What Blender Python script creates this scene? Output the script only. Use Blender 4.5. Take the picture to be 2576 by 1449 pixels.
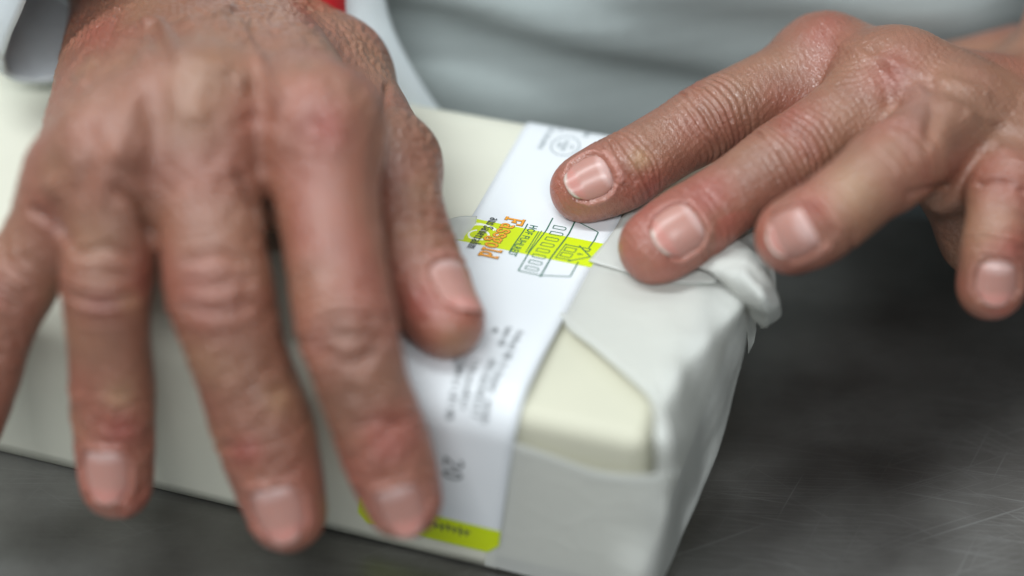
import bpy, bmesh, math, random
import numpy as np
from mathutils import Vector
from mathutils.bvhtree import BVHTree
import openvdb

for o in list(bpy.data.objects):
    bpy.data.objects.remove(o)
S = bpy.context.scene
COL = S.collection
MM = 0.001
random.seed(4)
RNG = np.random.default_rng(7)

# ------------------------------------------------------------------ camera, world, lights, exposure
DIST, FLEN, PITCH, H = 450.0, 67.5, math.radians(38), 50.0
CAM = np.array([0, -DIST*math.cos(PITCH), H + DIST*math.sin(PITCH)])
FW = np.array([0, math.cos(PITCH), -math.sin(PITCH)])
UP = np.array([0, math.sin(PITCH), math.cos(PITCH)])
XR = np.array([1.0, 0, 0])
FP = FLEN/36*2576


def ray(x, y):
    return FW + (x-1288)/FP*XR - (y-724.5)/FP*UP


def P(x, y, z):
    "point of the place at height z (mm) seen at (x, y) of a 2576 px wide view"
    r = ray(x, y)
    return CAM + (z-CAM[2])/r[2]*r


def PP(x, y, p0, n):
    r = ray(x, y)
    return CAM + np.dot(p0-CAM, n)/np.dot(r, n)*r


def proj(p):
    d = np.asarray(p) - CAM
    w = d @ FW
    return 1288 + FP*(d @ XR)/w, 724.5 - FP*(d @ UP)/w, w


cd = bpy.data.cameras.new('camera')
cam = bpy.data.objects.new('camera', cd)
COL.objects.link(cam)
cam.location = CAM*MM
cam.rotation_euler = (math.pi/2-PITCH, 0, 0)
cd.lens = FLEN
cd.sensor_width = 36
cd.clip_start = 0.01
cd.clip_end = 50
cd.dof.use_dof = True
cd.dof.focus_distance = 0.468
cd.dof.aperture_fstop = 2.9
cd.dof.aperture_blades = 0
S.camera = cam

W = bpy.data.worlds.new('World')
S.world = W
W.use_nodes = True
bg = W.node_tree.nodes['Background']
bg.inputs[0].default_value = (0.80, 0.92, 1.0, 1)
bg.inputs[1].default_value = 0.26


def area(name, loc, target, sx, sy, power, col):
    ld = bpy.data.lights.new(name, 'AREA')
    ld.shape = 'RECTANGLE'
    ld.size, ld.size_y = sx, sy
    ld.energy = power
    ld.color = col
    o = bpy.data.objects.new(name, ld)
    COL.objects.link(o)
    o.location = loc
    o.rotation_euler = (Vector(target)-Vector(loc)).to_track_quat('-Z', 'Y').to_euler()
    return o


area('ceiling_lamp', (0.62, 0.72, 1.35), (0.0, 0.02, 0.05), 0.30, 0.9, 10.5, (0.92, 0.98, 1.0))
area('ceiling_lamp', (-0.55, 0.05, 1.30), (0.0, 0.02, 0.05), 0.12, 1.1, 19, (0.92, 0.98, 1.0))
area('ceiling_lamp', (-0.15, -1.0, 1.15), (0.0, 0.0, 0.05), 1.1, 0.12, 20, (0.94, 0.98, 1.0))  # fill light added on the camera side to brighten packet front and fingers
S.view_settings.view_transform = 'Standard'
S.view_settings.look = 'None'
S.view_settings.gamma = 1
S.view_settings.exposure = -0.32

# ------------------------------------------------------------------ helpers


def vnoise(p, seed=0):
    "smooth value noise in -1..1, p is (N,3)"
    p = np.asarray(p, dtype=np.float64)
    i = np.floor(p).astype(np.int64)
    f = p - i
    f = f*f*(3-2*f)

    def h(a, b, c):
        n = (a*73856093) ^ (b*19349663) ^ (c*83492791) ^ (seed*2654435761)
        n = (n ^ (n >> 13))*1274126177
        n = n ^ (n >> 16)
        return (n & 0xffff)/32767.5 - 1
    x, y, z = i[:, 0], i[:, 1], i[:, 2]
    out = 0
    for dx in (0, 1):
        for dy in (0, 1):
            for dz in (0, 1):
                w = (f[:, 0] if dx else 1-f[:, 0])*(f[:, 1] if dy else 1-f[:, 1])*(f[:, 2] if dz else 1-f[:, 2])
                out = out + w*h(x+dx, y+dy, z+dz)
    return out


def sstep(a, b, x):
    t = np.clip((x-a)/(b-a), 0, 1)
    return t*t*(3-2*t)


def link_mesh(name, verts, faces, mats, parent=None, smooth=True, mat_idx=None):
    me = bpy.data.meshes.new(name)
    me.from_pydata([tuple(v) for v in np.asarray(verts)*MM], [], faces)
    me.update()
    if not isinstance(mats, (list, tuple)):
        mats = [mats]
    for m in mats:
        me.materials.append(m)
    if smooth:
        me.polygons.foreach_set('use_smooth', [True]*len(me.polygons))
    if mat_idx is not None:
        me.polygons.foreach_set('material_index', mat_idx)
    o = bpy.data.objects.new(name, me)
    COL.objects.link(o)
    if parent:
        o.parent = parent
    return o


def empty(name, label, cat):
    o = bpy.data.objects.new(name, None)
    COL.objects.link(o)
    o['label'] = label
    o['category'] = cat
    return o


def cr(pts, n):
    "Catmull-Rom through pts (M,K), n steps per span"
    pts = np.asarray(pts, float)
    ext = np.vstack([2*pts[0]-pts[1], pts, 2*pts[-1]-pts[-2]])
    out = []
    for i in range(1, len(ext)-2):
        p0, p1, p2, p3 = ext[i-1:i+3]
        for k in range(n):
            t = k/n
            out.append(.5*((2*p1)+(-p0+p2)*t+(2*p0-5*p1+4*p2-p3)*t*t+(-p0+3*p1-3*p2+p3)*t**3))
    out.append(pts[-1])
    return np.array(out)


def patch(rows, nu, nv):
    "bicubic surface through a grid of control points"
    R = np.array([cr(r, nu) for r in rows])
    G = np.array([cr(R[:, j], nv) for j in range(R.shape[1])]).transpose(1, 0, 2)
    return G


def grid_faces(a, b, flip=False):
    f = []
    for i in range(a-1):
        for j in range(b-1):
            q = (i*b+j, i*b+j+1, (i+1)*b+j+1, (i+1)*b+j)
            f.append(q[::-1] if flip else q)
    return f


def solid(o, t, off=-1.0):
    m = o.modifiers.new('thickness', 'SOLIDIFY')
    m.thickness = t*MM
    m.offset = off
    return o


def folds(v, n, lo, hi, seed):
    "height of paper creased along n straight lines, flat between the creases"
    r = np.random.default_rng(seed)
    out = np.zeros(len(v))
    for _ in range(n):
        d = r.normal(size=3)
        d /= np.linalg.norm(d)
        wl = r.uniform(lo, hi)
        ph = (v @ d)/wl + r.uniform(0, 1) + .12*vnoise(v/(wl*1.5), seed+_)
        out += np.abs((ph % 1)*2-1)*wl*r.uniform(.5, 1)
    return out/n/hi


def crumple(G, amp, sc, seed, n=4):
    sh = G.shape
    v = G.reshape(-1, 3)
    d = amp*2.2*folds(v, n, sc*.8, sc*2.2, seed)
    v = v + np.c_[.2*d, -0.45*d, d]
    return v.reshape(sh)


# ---- materials


def new_mat(name):
    m = bpy.data.materials.new(name)
    m.use_nodes = True
    nt = m.node_tree
    b = nt.nodes['Principled BSDF']
    return m, nt, b


def N(nt, typ, **kw):
    n = nt.nodes.new(typ)
    for k, v in kw.items():
        if k in n.inputs:
            n.inputs[k].default_value = v
        else:
            setattr(n, k, v)
    return n


def flat_mat(name, col, rough=.5, **kw):
    m, nt, b = new_mat(name)
    b.inputs['Base Color'].default_value = (*col, 1)
    b.inputs['Roughness'].default_value = rough
    for k, v in kw.items():
        b.inputs[k].default_value = v
    return m


def paper_mat(name, col, trans, rough, bump=.00006, scale=260, mottle=.06, clear=0, crease=0):
    m, nt, b = new_mat(name)
    L = nt.links.new
    tc = N(nt, 'ShaderNodeTexCoord')
    n1 = N(nt, 'ShaderNodeTexNoise', Scale=scale, Detail=5.0, Roughness=.6)
    L(tc.outputs['Object'], n1.inputs['Vector'])
    n2 = N(nt, 'ShaderNodeTexNoise', Scale=38.0, Detail=3.0)
    L(tc.outputs['Object'], n2.inputs['Vector'])
    mp = N(nt, 'ShaderNodeMapRange')
    mp.inputs['To Min'].default_value = 1-mottle
    mp.inputs['To Max'].default_value = 1+mottle
    L(n2.outputs[0], mp.inputs['Value'])
    vm = N(nt, 'ShaderNodeVectorMath', operation='SCALE')
    vm.inputs[0].default_value = col
    L(mp.outputs[0], vm.inputs['Scale'])
    L(vm.outputs[0], b.inputs['Base Color'])
    b.inputs['Roughness'].default_value = rough
    b.inputs['Specular IOR Level'].default_value = .35
    bp = N(nt, 'ShaderNodeBump', Strength=.6, Distance=bump)
    L(n1.outputs[0], bp.inputs['Height'])
    if crease:
        # sheets that were folded and opened again: straight sharp creases
        vo = N(nt, 'ShaderNodeTexVoronoi', feature='DISTANCE_TO_EDGE', Scale=105.0)
        ws = N(nt, 'ShaderNodeVectorMath', operation='MULTIPLY_ADD')
        ws.inputs[1].default_value = (.006, .006, .006)
        L(n2.outputs['Color'], ws.inputs[0])
        L(tc.outputs['Object'], ws.inputs[2])
        L(ws.outputs[0], vo.inputs['Vector'])
        rv = N(nt, 'ShaderNodeMapRange')
        rv.inputs['From Max'].default_value = .16
        L(vo.outputs['Distance'], rv.inputs['Value'])
        b2 = N(nt, 'ShaderNodeBump', Strength=.55, Distance=crease)
        b2.invert = True
        L(rv.outputs[0], b2.inputs['Height'])
        L(bp.outputs[0], b2.inputs['Normal'])
        bp = b2
    L(bp.outputs[0], b.inputs['Normal'])
    if trans:
        out = nt.nodes['Material Output']
        tr = N(nt, 'ShaderNodeBsdfTranslucent')
        L(vm.outputs[0], tr.inputs['Color'])
        mx = N(nt, 'ShaderNodeMixShader')
        mx.inputs[0].default_value = trans
        L(b.outputs[0], mx.inputs[1])
        L(tr.outputs[0], mx.inputs[2])
        last = mx
        if clear:
            tp = N(nt, 'ShaderNodeBsdfTransparent')
            last = N(nt, 'ShaderNodeMixShader')
            last.inputs[0].default_value = clear
            L(mx.outputs[0], last.inputs[1])
            L(tp.outputs[0], last.inputs[2])
        L(last.outputs[0], out.inputs['Surface'])
    return m


M_wrap = paper_mat('parchment_cream', (.74, .73, .62), .12, .5)
M_flap = paper_mat('parchment_grey', (.73, .74, .70), .15, .40, bump=.0001, mottle=.04, clear=.25, crease=.00009)
M_butter = paper_mat('butter', (.57, .555, .44), 0, .62, bump=.00008, scale=120, mottle=.04)
M_label = paper_mat('label_paper', (.76, .785, .81), .05, .45, bump=.00002, mottle=.01)
M_lime = flat_mat('lime_print', (.58, .70, .005), .45)
M_orange = flat_mat('orange_print', (.83, .34, .03), .5)
M_dark = flat_mat('dark_print', (.045, .055, .06), .5)
M_brown = flat_mat('brown_print', (.19, .11, .03), .5)
M_green = flat_mat('green_print', (.01, .12, .075), .5)
M_grey = flat_mat('grey_print', (.20, .25, .27), .5)
M_white = flat_mat('white_print', (.86, .88, .80), .5)


def cloth_mat(name, col, scale=900):
    m, nt, b = new_mat(name)
    L = nt.links.new
    tc = N(nt, 'ShaderNodeTexCoord')
    w1 = N(nt, 'ShaderNodeTexWave', Scale=scale, Distortion=.4)
    L(tc.outputs['Object'], w1.inputs['Vector'])
    n2 = N(nt, 'ShaderNodeTexNoise', Scale=14.0, Detail=4.0)
    L(tc.outputs['Object'], n2.inputs['Vector'])
    mp = N(nt, 'ShaderNodeMapRange')
    mp.inputs['To Min'].default_value = .93
    mp.inputs['To Max'].default_value = 1.06
    L(n2.outputs[0], mp.inputs['Value'])
    vm = N(nt, 'ShaderNodeVectorMath', operation='SCALE')
    vm.inputs[0].default_value = col
    L(mp.outputs[0], vm.inputs['Scale'])
    L(vm.outputs[0], b.inputs['Base Color'])
    b.inputs['Roughness'].default_value = .85
    b.inputs['Sheen Weight'].default_value = .1
    bp = N(nt, 'ShaderNodeBump', Strength=.4, Distance=.0002)
    L(w1.outputs[0], bp.inputs['Height'])
    L(bp.outputs[0], b.inputs['Normal'])
    return m


M_shirt = cloth_mat('grey_cotton', (.385, .435, .43))
M_apron = cloth_mat('white_cotton', (.80, .87, .89))
M_cuff = cloth_mat('sleeve_cotton', (.62, .66, .69))
M_red = cloth_mat('red_cloth', (.62, .012, .02))


def steel_mat():
    m, nt, b = new_mat('brushed_steel')
    L = nt.links.new
    tc = N(nt, 'ShaderNodeTexCoord')
    # long fine scratches in a few directions, each a stretched noise
    acc = None
    for k, (rot, sx, sy, sc, lo, hi) in enumerate([(12, 22, 1500, 1.0, .60, .72), (-24, 18, 1300, 1.0, .62, .74),
                                                   (38, 26, 1700, 1.0, .64, .75), (-62, 24, 1500, 1., .66, .76), (2, 36, 2400, 1., .54, .74)]):
        mp = N(nt, 'ShaderNodeMapping')
        mp.inputs['Rotation'].default_value = (0, 0, math.radians(rot))
        mp.inputs['Location'].default_value = (k*3.1, k*1.7, 0)
        mp.inputs['Scale'].default_value = (1, 1, 1)
        wv = N(nt, 'ShaderNodeTexNoise', Scale=9.0, Detail=1.0)
        L(tc.outputs['Object'], wv.inputs['Vector'])
        wob = N(nt, 'ShaderNodeVectorMath', operation='MULTIPLY_ADD')
        wob.inputs[1].default_value = (.012, .012, 0)
        L(wv.outputs['Color'], wob.inputs[0])
        L(tc.outputs['Object'], wob.inputs[2])
        L(wob.outputs[0], mp.inputs['Vector'])
        st = N(nt, 'ShaderNodeVectorMath', operation='MULTIPLY')
        st.inputs[1].default_value = (sx, sy, 1)
        L(mp.outputs[0], st.inputs[0])
        nz = N(nt, 'ShaderNodeTexNoise', Scale=sc, Detail=1.5)
        L(st.outputs[0], nz.inputs['Vector'])
        rr = N(nt, 'ShaderNodeMapRange')
        rr.inputs['From Min'].default_value = lo
        rr.inputs['From Max'].default_value = hi
        L(nz.outputs[0], rr.inputs['Value'])
        if acc is None:
            acc = rr.outputs[0]
        else:
            ad = N(nt, 'ShaderNodeMath', operation='MAXIMUM')
            L(acc, ad.inputs[0])
            L(rr.outputs[0], ad.inputs[1])
            acc = ad.outputs[0]
    bl = N(nt, 'ShaderNodeTexNoise', Scale=26.0, Detail=6.0, Roughness=.65)
    L(tc.outputs['Object'], bl.inputs['Vector'])
    cr_ = N(nt, 'ShaderNodeMixRGB')
    cr_.inputs[1].default_value = (.078, .073, .067, 1)
    cr_.inputs[2].default_value = (.25, .248, .235, 1)
    L(bl.outputs[0], cr_.inputs[0])
    c2 = N(nt, 'ShaderNodeMixRGB')
    c2.inputs[2].default_value = (.62, .64, .64, 1)
    sc_ = N(nt, 'ShaderNodeMath', operation='MULTIPLY')
    sc_.inputs[1].default_value = .25
    mk = N(nt, 'ShaderNodeTexNoise', Scale=11.0, Detail=3.0)
    L(tc.outputs['Object'], mk.inputs['Vector'])
    mr = N(nt, 'ShaderNodeMapRange')
    mr.inputs['From Min'].default_value = .38
    mr.inputs['From Max'].default_value = .75
    L(mk.outputs[0], mr.inputs['Value'])
    mm_ = N(nt, 'ShaderNodeMath', operation='MULTIPLY')
    L(mr.outputs[0], mm_.inputs[0])
    L(acc, mm_.inputs[1])
    acc = mm_.outputs[0]
    L(acc, sc_.inputs[0])
    L(sc_.outputs[0], c2.inputs[0])
    L(cr_.outputs[0], c2.inputs[1])
    L(c2.outputs[0], b.inputs['Base Color'])
    b.inputs['Metallic'].default_value = .85
    r2 = N(nt, 'ShaderNodeMapRange')
    r2.inputs['To Min'].default_value = .27
    r2.inputs['To Max'].default_value = .45
    L(bl.outputs[0], r2.inputs['Value'])
    L(r2.outputs[0], b.inputs['Roughness'])
    bp = N(nt, 'ShaderNodeBump', Strength=.35, Distance=.00003)
    L(acc, bp.inputs['Height'])
    L(bp.outputs[0], b.inputs['Normal'])
    return m


M_steel = steel_mat()


def skin_mat():
    m, nt, b = new_mat('skin')
    L = nt.links.new
    at = N(nt, 'ShaderNodeAttribute', attribute_name='skin_tint')
    tc = N(nt, 'ShaderNodeTexCoord')
    n1 = N(nt, 'ShaderNodeTexNoise', Scale=170.0, Detail=5.0, Roughness=.6)
    L(tc.outputs['Object'], n1.inputs['Vector'])
    mp = N(nt, 'ShaderNodeMapRange')
    mp.inputs['To Min'].default_value = .86
    mp.inputs['To Max'].default_value = 1.14
    L(n1.outputs[0], mp.inputs['Value'])
    vm = N(nt, 'ShaderNodeVectorMath', operation='SCALE')
    L(at.outputs['Color'], vm.inputs[0])
    L(mp.outputs[0], vm.inputs['Scale'])
    L(vm.outputs[0], b.inputs['Base Color'])
    b.inputs['Subsurface Weight'].default_value = .25
    b.inputs['Subsurface Radius'].default_value = (1.0, .38, .22)
    b.inputs['Subsurface Scale'].default_value = .0013
    b.inputs['Roughness'].default_value = .32
    b.inputs['Specular IOR Level'].default_value = .78
    # fine skin grain: small cells with grooves between, and a finer one
    wp = N(nt, 'ShaderNodeTexNoise', Scale=420.0, Detail=2.0)
    L(tc.outputs['Object'], wp.inputs['Vector'])
    wa = N(nt, 'ShaderNodeVectorMath', operation='MULTIPLY_ADD')
    wa.inputs[1].default_value = (.0012, .0012, .0012)
    L(wp.outputs['Color'], wa.inputs[0])
    L(tc.outputs['Object'], wa.inputs[2])
    v1 = N(nt, 'ShaderNodeTexVoronoi', feature='DISTANCE_TO_EDGE', Scale=1500.0)
    L(wa.outputs[0], v1.inputs['Vector'])
    r1 = N(nt, 'ShaderNodeMapRange')
    r1.inputs['From Max'].default_value = .22
    L(v1.outputs['Distance'], r1.inputs['Value'])
    n3 = N(nt, 'ShaderNodeTexNoise', Scale=1500.0, Detail=3.0)
    L(tc.outputs['Object'], n3.inputs['Vector'])
    ad = N(nt, 'ShaderNodeMath', operation='MULTIPLY_ADD')
    ad.inputs[1].default_value = .8
    L(n3.outputs[0], ad.inputs[0])
    L(r1.outputs[0], ad.inputs[2])
    bp = N(nt, 'ShaderNodeBump', Strength=.5, Distance=.00013)
    L(ad.outputs[0], bp.inputs['Height'])
    L(bp.outputs[0], b.inputs['Normal'])
    return m


M_skin = skin_mat()


def nail_mat():
    m, nt, b = new_mat('fingernail')
    at = N(nt, 'ShaderNodeAttribute', attribute_name='nail_tint')
    nt.links.new(at.outputs['Color'], b.inputs['Base Color'])
    b.inputs['Roughness'].default_value = .32
    b.inputs['Subsurface Weight'].default_value = .2
    b.inputs['Subsurface Radius'].default_value = (1.0, .4, .3)
    b.inputs['Subsurface Scale'].default_value = .001
    b.inputs['Coat Weight'].default_value = .0
    b.inputs['Coat Roughness'].default_value = .25
    return m


M_nail = nail_mat()

# ------------------------------------------------------------------ the steel worktop (setting)
bm = bmesh.new()
bmesh.ops.create_cube(bm, size=1)
bmesh.ops.scale(bm, vec=(2400, 900, 40), verts=bm.verts)
bmesh.ops.translate(bm, vec=(0, -348, -20), verts=bm.verts)
bmesh.ops.scale(bm, vec=(MM, MM, MM), verts=bm.verts)
bmesh.ops.bevel(bm, geom=bm.edges[:], offset=.004, segments=3, affect='EDGES')
me = bpy.data.meshes.new('worktop')
bm.to_mesh(me)
bm.free()
me.materials.append(M_steel)
o = bpy.data.objects.new('worktop', me)
COL.objects.link(o)
o['kind'] = 'structure'

# ------------------------------------------------------------------ the wrapped butter
YAW = math.radians(-18)
EX = np.array([math.cos(YAW), math.sin(YAW), 0])
EY = np.array([-math.sin(YAW), math.cos(YAW), 0])
O0 = P(1290, 1440, 0)
DP = 113.0
RF, RB = 9.0, 7.0
XRIGHT = 30.5


def l2w(x, y, z):
    return O0 + np.multiply.outer(x, EX) + np.multiply.outer(y, EY) + np.multiply.outer(z, np.array([0, 0, 1.]))


def w2l(p):
    d = p - O0
    return d @ EX, d @ EY, p[2]


def PF(x, y, off=.6):
    "on the packet's front face, off mm proud of it"
    return PP(x, y, O0 - EY*off, EY)


S1 = H-RF
S2 = S1 + RF*math.pi/2
S3 = S2 + DP-RF-RB
S4 = S3 + RB*math.pi/2
S5 = S4 + H-RB


def prof(s, off=0.0):
    "outline of the packet: up the front, over the top, down the back"
    s = np.asarray(s, float)
    y = np.zeros_like(s)
    z = np.zeros_like(s)
    ny = np.zeros_like(s)
    nz = np.zeros_like(s)
    a = s <= S1
    y[a], z[a], ny[a] = 0, s[a], -1
    a = (s > S1) & (s <= S2)
    t = (s[a]-S1)/RF
    y[a], z[a] = RF-RF*np.cos(t), H-RF+RF*np.sin(t)
    ny[a], nz[a] = -np.cos(t), np.sin(t)
    a = (s > S2) & (s <= S3)
    y[a], z[a], nz[a] = RF+s[a]-S2, H, 1
    a = (s > S3) & (s <= S4)
    t = (s[a]-S3)/RB
    y[a], z[a] = DP-RB+RB*np.sin(t), H-RB+RB*np.cos(t)
    ny[a], nz[a] = np.sin(t), np.cos(t)
    a = s > S4
    y[a], z[a], ny[a] = DP, H-RB-(s[a]-S4), 1
    return y+ny*off, z+nz*off


def sur(x, s, off):
    "world points on the packet skin: x along it, s around it"
    x = np.asarray(x, float)
    s = np.asarray(s, float)
    y, z = prof(s, off)
    # the block is hand packed: gentle unevenness
    q = np.stack([x/34, s/30, 0*x], -1).reshape(-1, 3)
    b = vnoise(q, 3).reshape(x.shape)
    z = z + np.where(z > H*.6, b*.35+.5*(folds(np.stack([x, s, 0*x], -1).reshape(-1, 3), 4, 16, 40, 77).reshape(x.shape)-.2)*(x < -2), 0)
    y = y - np.where(y < 3, b*.5*np.sin(np.clip(z/H, 0, 1)*math.pi), 0)
    return l2w(x, y, z)


packet = empty('butter_packet', 'cream paper packet of butter with white label and half folded end on worktop', 'butter packet')

# the butter itself, bare at the front right corner
bm = bmesh.new()
bmesh.ops.create_cube(bm, size=1)
LB = 275.0
for v in bm.verts:
    v.co = Vector((v.co.x*LB + XRIGHT-LB/2-.5, v.co.y*(DP-2)+DP/2, v.co.z*(H-1.6)+(H-1.6)/2+.4))
bmesh.ops.bevel(bm, geom=bm.edges[:], offset=4.5, segments=6, affect='EDGES', profile=.5)
bmesh.ops.triangulate(bm, faces=[f for f in bm.faces if len(f.verts) > 4])
bmesh.ops.subdivide_edges(bm, edges=[e for e in bm.edges if e.calc_length() > 25], cuts=6, use_grid_fill=True)
bv = np.array([v.co[:] for v in bm.verts])
bd = vnoise(bv/14, 9)*.35
bv = l2w(bv[:, 0], bv[:, 1], bv[:, 2]+bd*(bv[:, 2] > 10))
faces = [[v.index for v in f.verts] for f in bm.faces]
bm.free()
link_mesh('butter_block', bv, faces, M_butter, packet)

# main wrapper
xs = np.concatenate([np.linspace(-250, -40, 70), np.linspace(-37, -4, 16)])
ss = np.concatenate([np.linspace(0.3, S1, 14), np.linspace(S1, S2, 10)[1:], np.linspace(S2, S3, 40)[1:], np.linspace(S3, S4, 7)[1:], np.linspace(S4, S5-.3, 8)[1:]])
Xg, Sg = np.meshgrid(xs, ss, indexing='ij')
G = sur(Xg, Sg, .45)
solid(link_mesh('wrapper', G.reshape(-1, 3), grid_faces(len(xs), len(ss), True), M_wrap, packet), .15)

# label strip: left and right edges measured along the strip
_re = [(1254, 1392, 0), (1262, 1329, 0), (1288, 1152, 0), (1299, 1084, 0), (1367, 896, 1), (1416, 804, 1), (1490, 667, 1), (1530, 613, 1)]
re_s, re_x = [], []
for x_, y_, top in _re:
    lx, ly, lz = w2l(P(x_, y_, H+1) if top else PF(x_, y_, 1.0))
    re_s.append(S2+ly-RF if top else lz)
    re_x.append(lx)
LW = 34.8
S_LO = re_s[0]
S_HI = S4+14


def lab_x(s):
    return np.interp(s, re_s, re_x)


def lab(u, s, off=0.0):
    "label coordinates: u from its left edge, s along it -> world"
    u = np.asarray(u, float)
    s = np.asarray(s, float)
    ang = (u-LW)
    return sur(lab_x(s)-LW+u, s - .02*0*ang, 1.25+off)


def lab_inv(x, y, top=True):
    lx, ly, lz = w2l(P(x, y, H+1.2) if top else PF(x, y, 1.3))
    s = S2+ly-RF if top else lz
    return lx-(lab_x(s)-LW), s


label = None
us = np.linspace(0, LW, 15)
sl = np.concatenate([np.linspace(S_LO, S1, 24), np.linspace(S1, S2, 14)[1:], np.linspace(S2, S3, 60)[1:], np.linspace(S3, S4, 8)[1:], np.linspace(S4, S_HI, 6)[1:]])
Ug, Slg = np.meshgrid(us, sl, indexing='ij')
# rounded bottom corners
rc = 3.0
Slg2 = Slg.copy()
for i, u_ in enumerate(us):
    e = min(u_, LW-u_)
    if e < rc:
        lift = rc-math.sqrt(max(0, rc*rc-(rc-e)**2))
        k = Slg[i] < S_LO+rc*2
        Slg2[i, k] = S_LO+lift+(Slg[i, k]-S_LO)*(rc*2-lift)/(rc*2)
G = lab(Ug, Slg2)
label = link_mesh('paper_label', G.reshape(-1, 3), grid_faces(len(us), len(sl), True), M_label, packet)
solid(label, .12)


def on_label(name, uv, faces, mat, off, smooth=False):
    uv = np.asarray(uv, float)
    return link_mesh(name, lab(uv[:, 0], uv[:, 1], off), faces, mat, label, smooth)


def quad_on_label(c, off, nu=8, ns=8):
    c = np.asarray(c, float)
    a = np.linspace(0, 1, nu)[:, None, None]
    b = np.linspace(0, 1, ns)[None, :, None]
    g = (c[0]*(1-a)+c[1]*a)*(1-b) + (c[3]*(1-a)+c[2]*a)*b
    return g.reshape(-1, 2), grid_faces(nu, ns, True)


# lime band under the brand line, and the lime foot of the label
bA = lab_inv(1184, 551)
bB = lab_inv(1530, 612)
bC = lab_inv(1490, 667)
bD = lab_inv(1149, 611)
s_a = (bA[1]+bB[1])/2
s_b = (bC[1]+bD[1])/2
uv, fc = quad_on_label([(0, s_a), (LW, s_a), (LW, s_b), (0, s_b)], .04)
on_label('lime_band', uv, fc[::1], M_lime, .05, True)
uv = np.stack([Ug, Slg2], -1)
kf = [k for k in range(len(sl)) if sl[k] < S_LO+8.2]
g = uv[:, kf].copy()
g[:, -1, 1] = S_LO+8.0
on_label('lime_foot', g.reshape(-1, 2), grid_faces(len(us), len(kf), True), M_lime, .05, True)

# --- lettering: slab letters drawn as ribbons


def arc(cx, cy, rx, ry, a0, a1, n=10):
    return [(cx+rx*math.cos(math.radians(a0+(a1-a0)*k/n)), cy+ry*math.sin(math.radians(a0+(a1-a0)*k/n))) for k in range(n+1)]


GL = {
    'F': (.80, [[(.22, 0), (.22, 1)], [(.02, .96), (.74, .96), (.74, .70)], [(.22, .52), (.52, .52)], [(.54, .64), (.54, .40)], [(.02, .04), (.44, .04)]]),
    'a': (.66, [arc(.26, .20, .19, .17, 0, 360, 14), [(.10, .58)] + arc(.27, .46, .20, .17, 100, 0, 6) + [(.47, .06), (.60, .05)]]),
    's': (.54, [arc(.26, .48, .17, .15, 20, 270, 9) + arc(.26, .185, .19, .15, 90, -160, 9)[1:], [(.44, .62), (.44, .46)], [(.07, .20), (.07, .03)]]),
    'g': (.62, [arc(.26, .42, .18, .18, 0, 360, 14), [(.40, .56), (.58, .62)], [(.18, .26), (.14, .14), (.26, .08), (.42, .04)] + arc(.27, -.12, .21, .13, 60, -240, 12)]),
    'o': (.62, [arc(.29, .32, .22, .29, 0, 360, 16)]),
    'l': (.42, [[(.03, .96), (.21, .96), (.21, .04)], [(.03, .04), (.39, .04)]]),
    'd': (.68, [arc(.27, .31, .20, .27, 0, 360, 14), [(.32, .96), (.49, .96), (.49, .04), (.64, .04)]]),
    'u': (.70, [[(.03, .60), (.16, .60), (.16, .22)] + arc(.31, .20, .15, .16, 180, 340, 6) + [(.50, .28)], [(.38, .60), (.50, .60), (.50, .04), (.66, .04)]]),
    'e': (.60, [[(.10, .33), (.46, .33)] + arc(.28, .32, .20, .27, 10, 320, 12)]),
    'r': (.52, [[(.03, .60), (.18, .60), (.18, .04)], [(.03, .04), (.36, .04)], [(.18, .36)] + arc(.34, .42, .14, .16, 160, 40, 5)]),
    'h': (.72, [[(.03, .96), (.17, .96), (.17, .04)], [(.03, .04), (.32, .04)], [(.17, .40)] + arc(.34, .40, .17, .20, 150, 0, 6) + [(.51, .04)], [(.40, .04), (.66, .04)]]),
    'm': (1.02, [[(.03, .60), (.16, .60), (.16, .04)], [(.03, .04), (.29, .04)], [(.16, .40)] + arc(.32, .42, .16, .18, 150, 0, 5) + [(.48, .04)], [(.38, .04), (.60, .04)], [(.48, .40)] + arc(.64, .42, .16, .18, 150, 0, 5) + [(.80, .04)], [(.70, .04), (.95, .04)]]),
    'S': (.62, [arc(.29, .72, .22, .22, 20, 270, 9) + arc(.29, .27, .23, .23, 90, -160, 9)[1:], [(.52, .96), (.52, .72)], [(.06, .28), (.06, .02)]]),
    ' ': (.34, []),
    '2': (.62, [arc(.29, .70, .22, .24, 160, -30, 8) + [(.06, .05), (.54, .05)]]),
    '0': (.66, [arc(.30, .50, .22, .44, 0, 360, 18)]),
    '6': (.6, [arc(.28, .28, .2, .24, 0, 360, 12), [(.09, .35), (.18, .75), (.4, .95)]]),
}


def ribbon(pl, w):
    pl = [np.array(p, float) for p in pl]
    closed = np.linalg.norm(pl[0]-pl[-1]) < 1e-6 and len(pl) > 3
    if closed:
        pl = pl[:-1]
    n = len(pl)
    L_, R_ = [], []
    for i in range(n):
        a = pl[i-1] if (i > 0 or closed) else pl[i]
        b = pl[(i+1) % n] if (i < n-1 or closed) else pl[i]
        d1 = pl[i]-a
        d2 = b-pl[i]
        d1 = d1/(np.linalg.norm(d1)+1e-9)
        d2 = d2/(np.linalg.norm(d2)+1e-9)
        t = d1+d2
        t = t/(np.linalg.norm(t)+1e-9)
        nn = np.array([-t[1], t[0]])
        ref = d2 if np.linalg.norm(d2) > .5 else d1
        c = max(.5, abs(nn @ np.array([-ref[1], ref[0]])))
        L_.append(pl[i]+nn*w/2/c)
        R_.append(pl[i]-nn*w/2/c)
    v = L_+R_
    f = []
    for i in range(n if closed else n-1):
        j = (i+1) % n
        f.append((i, n+i, n+j, j))
    return v, f


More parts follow.
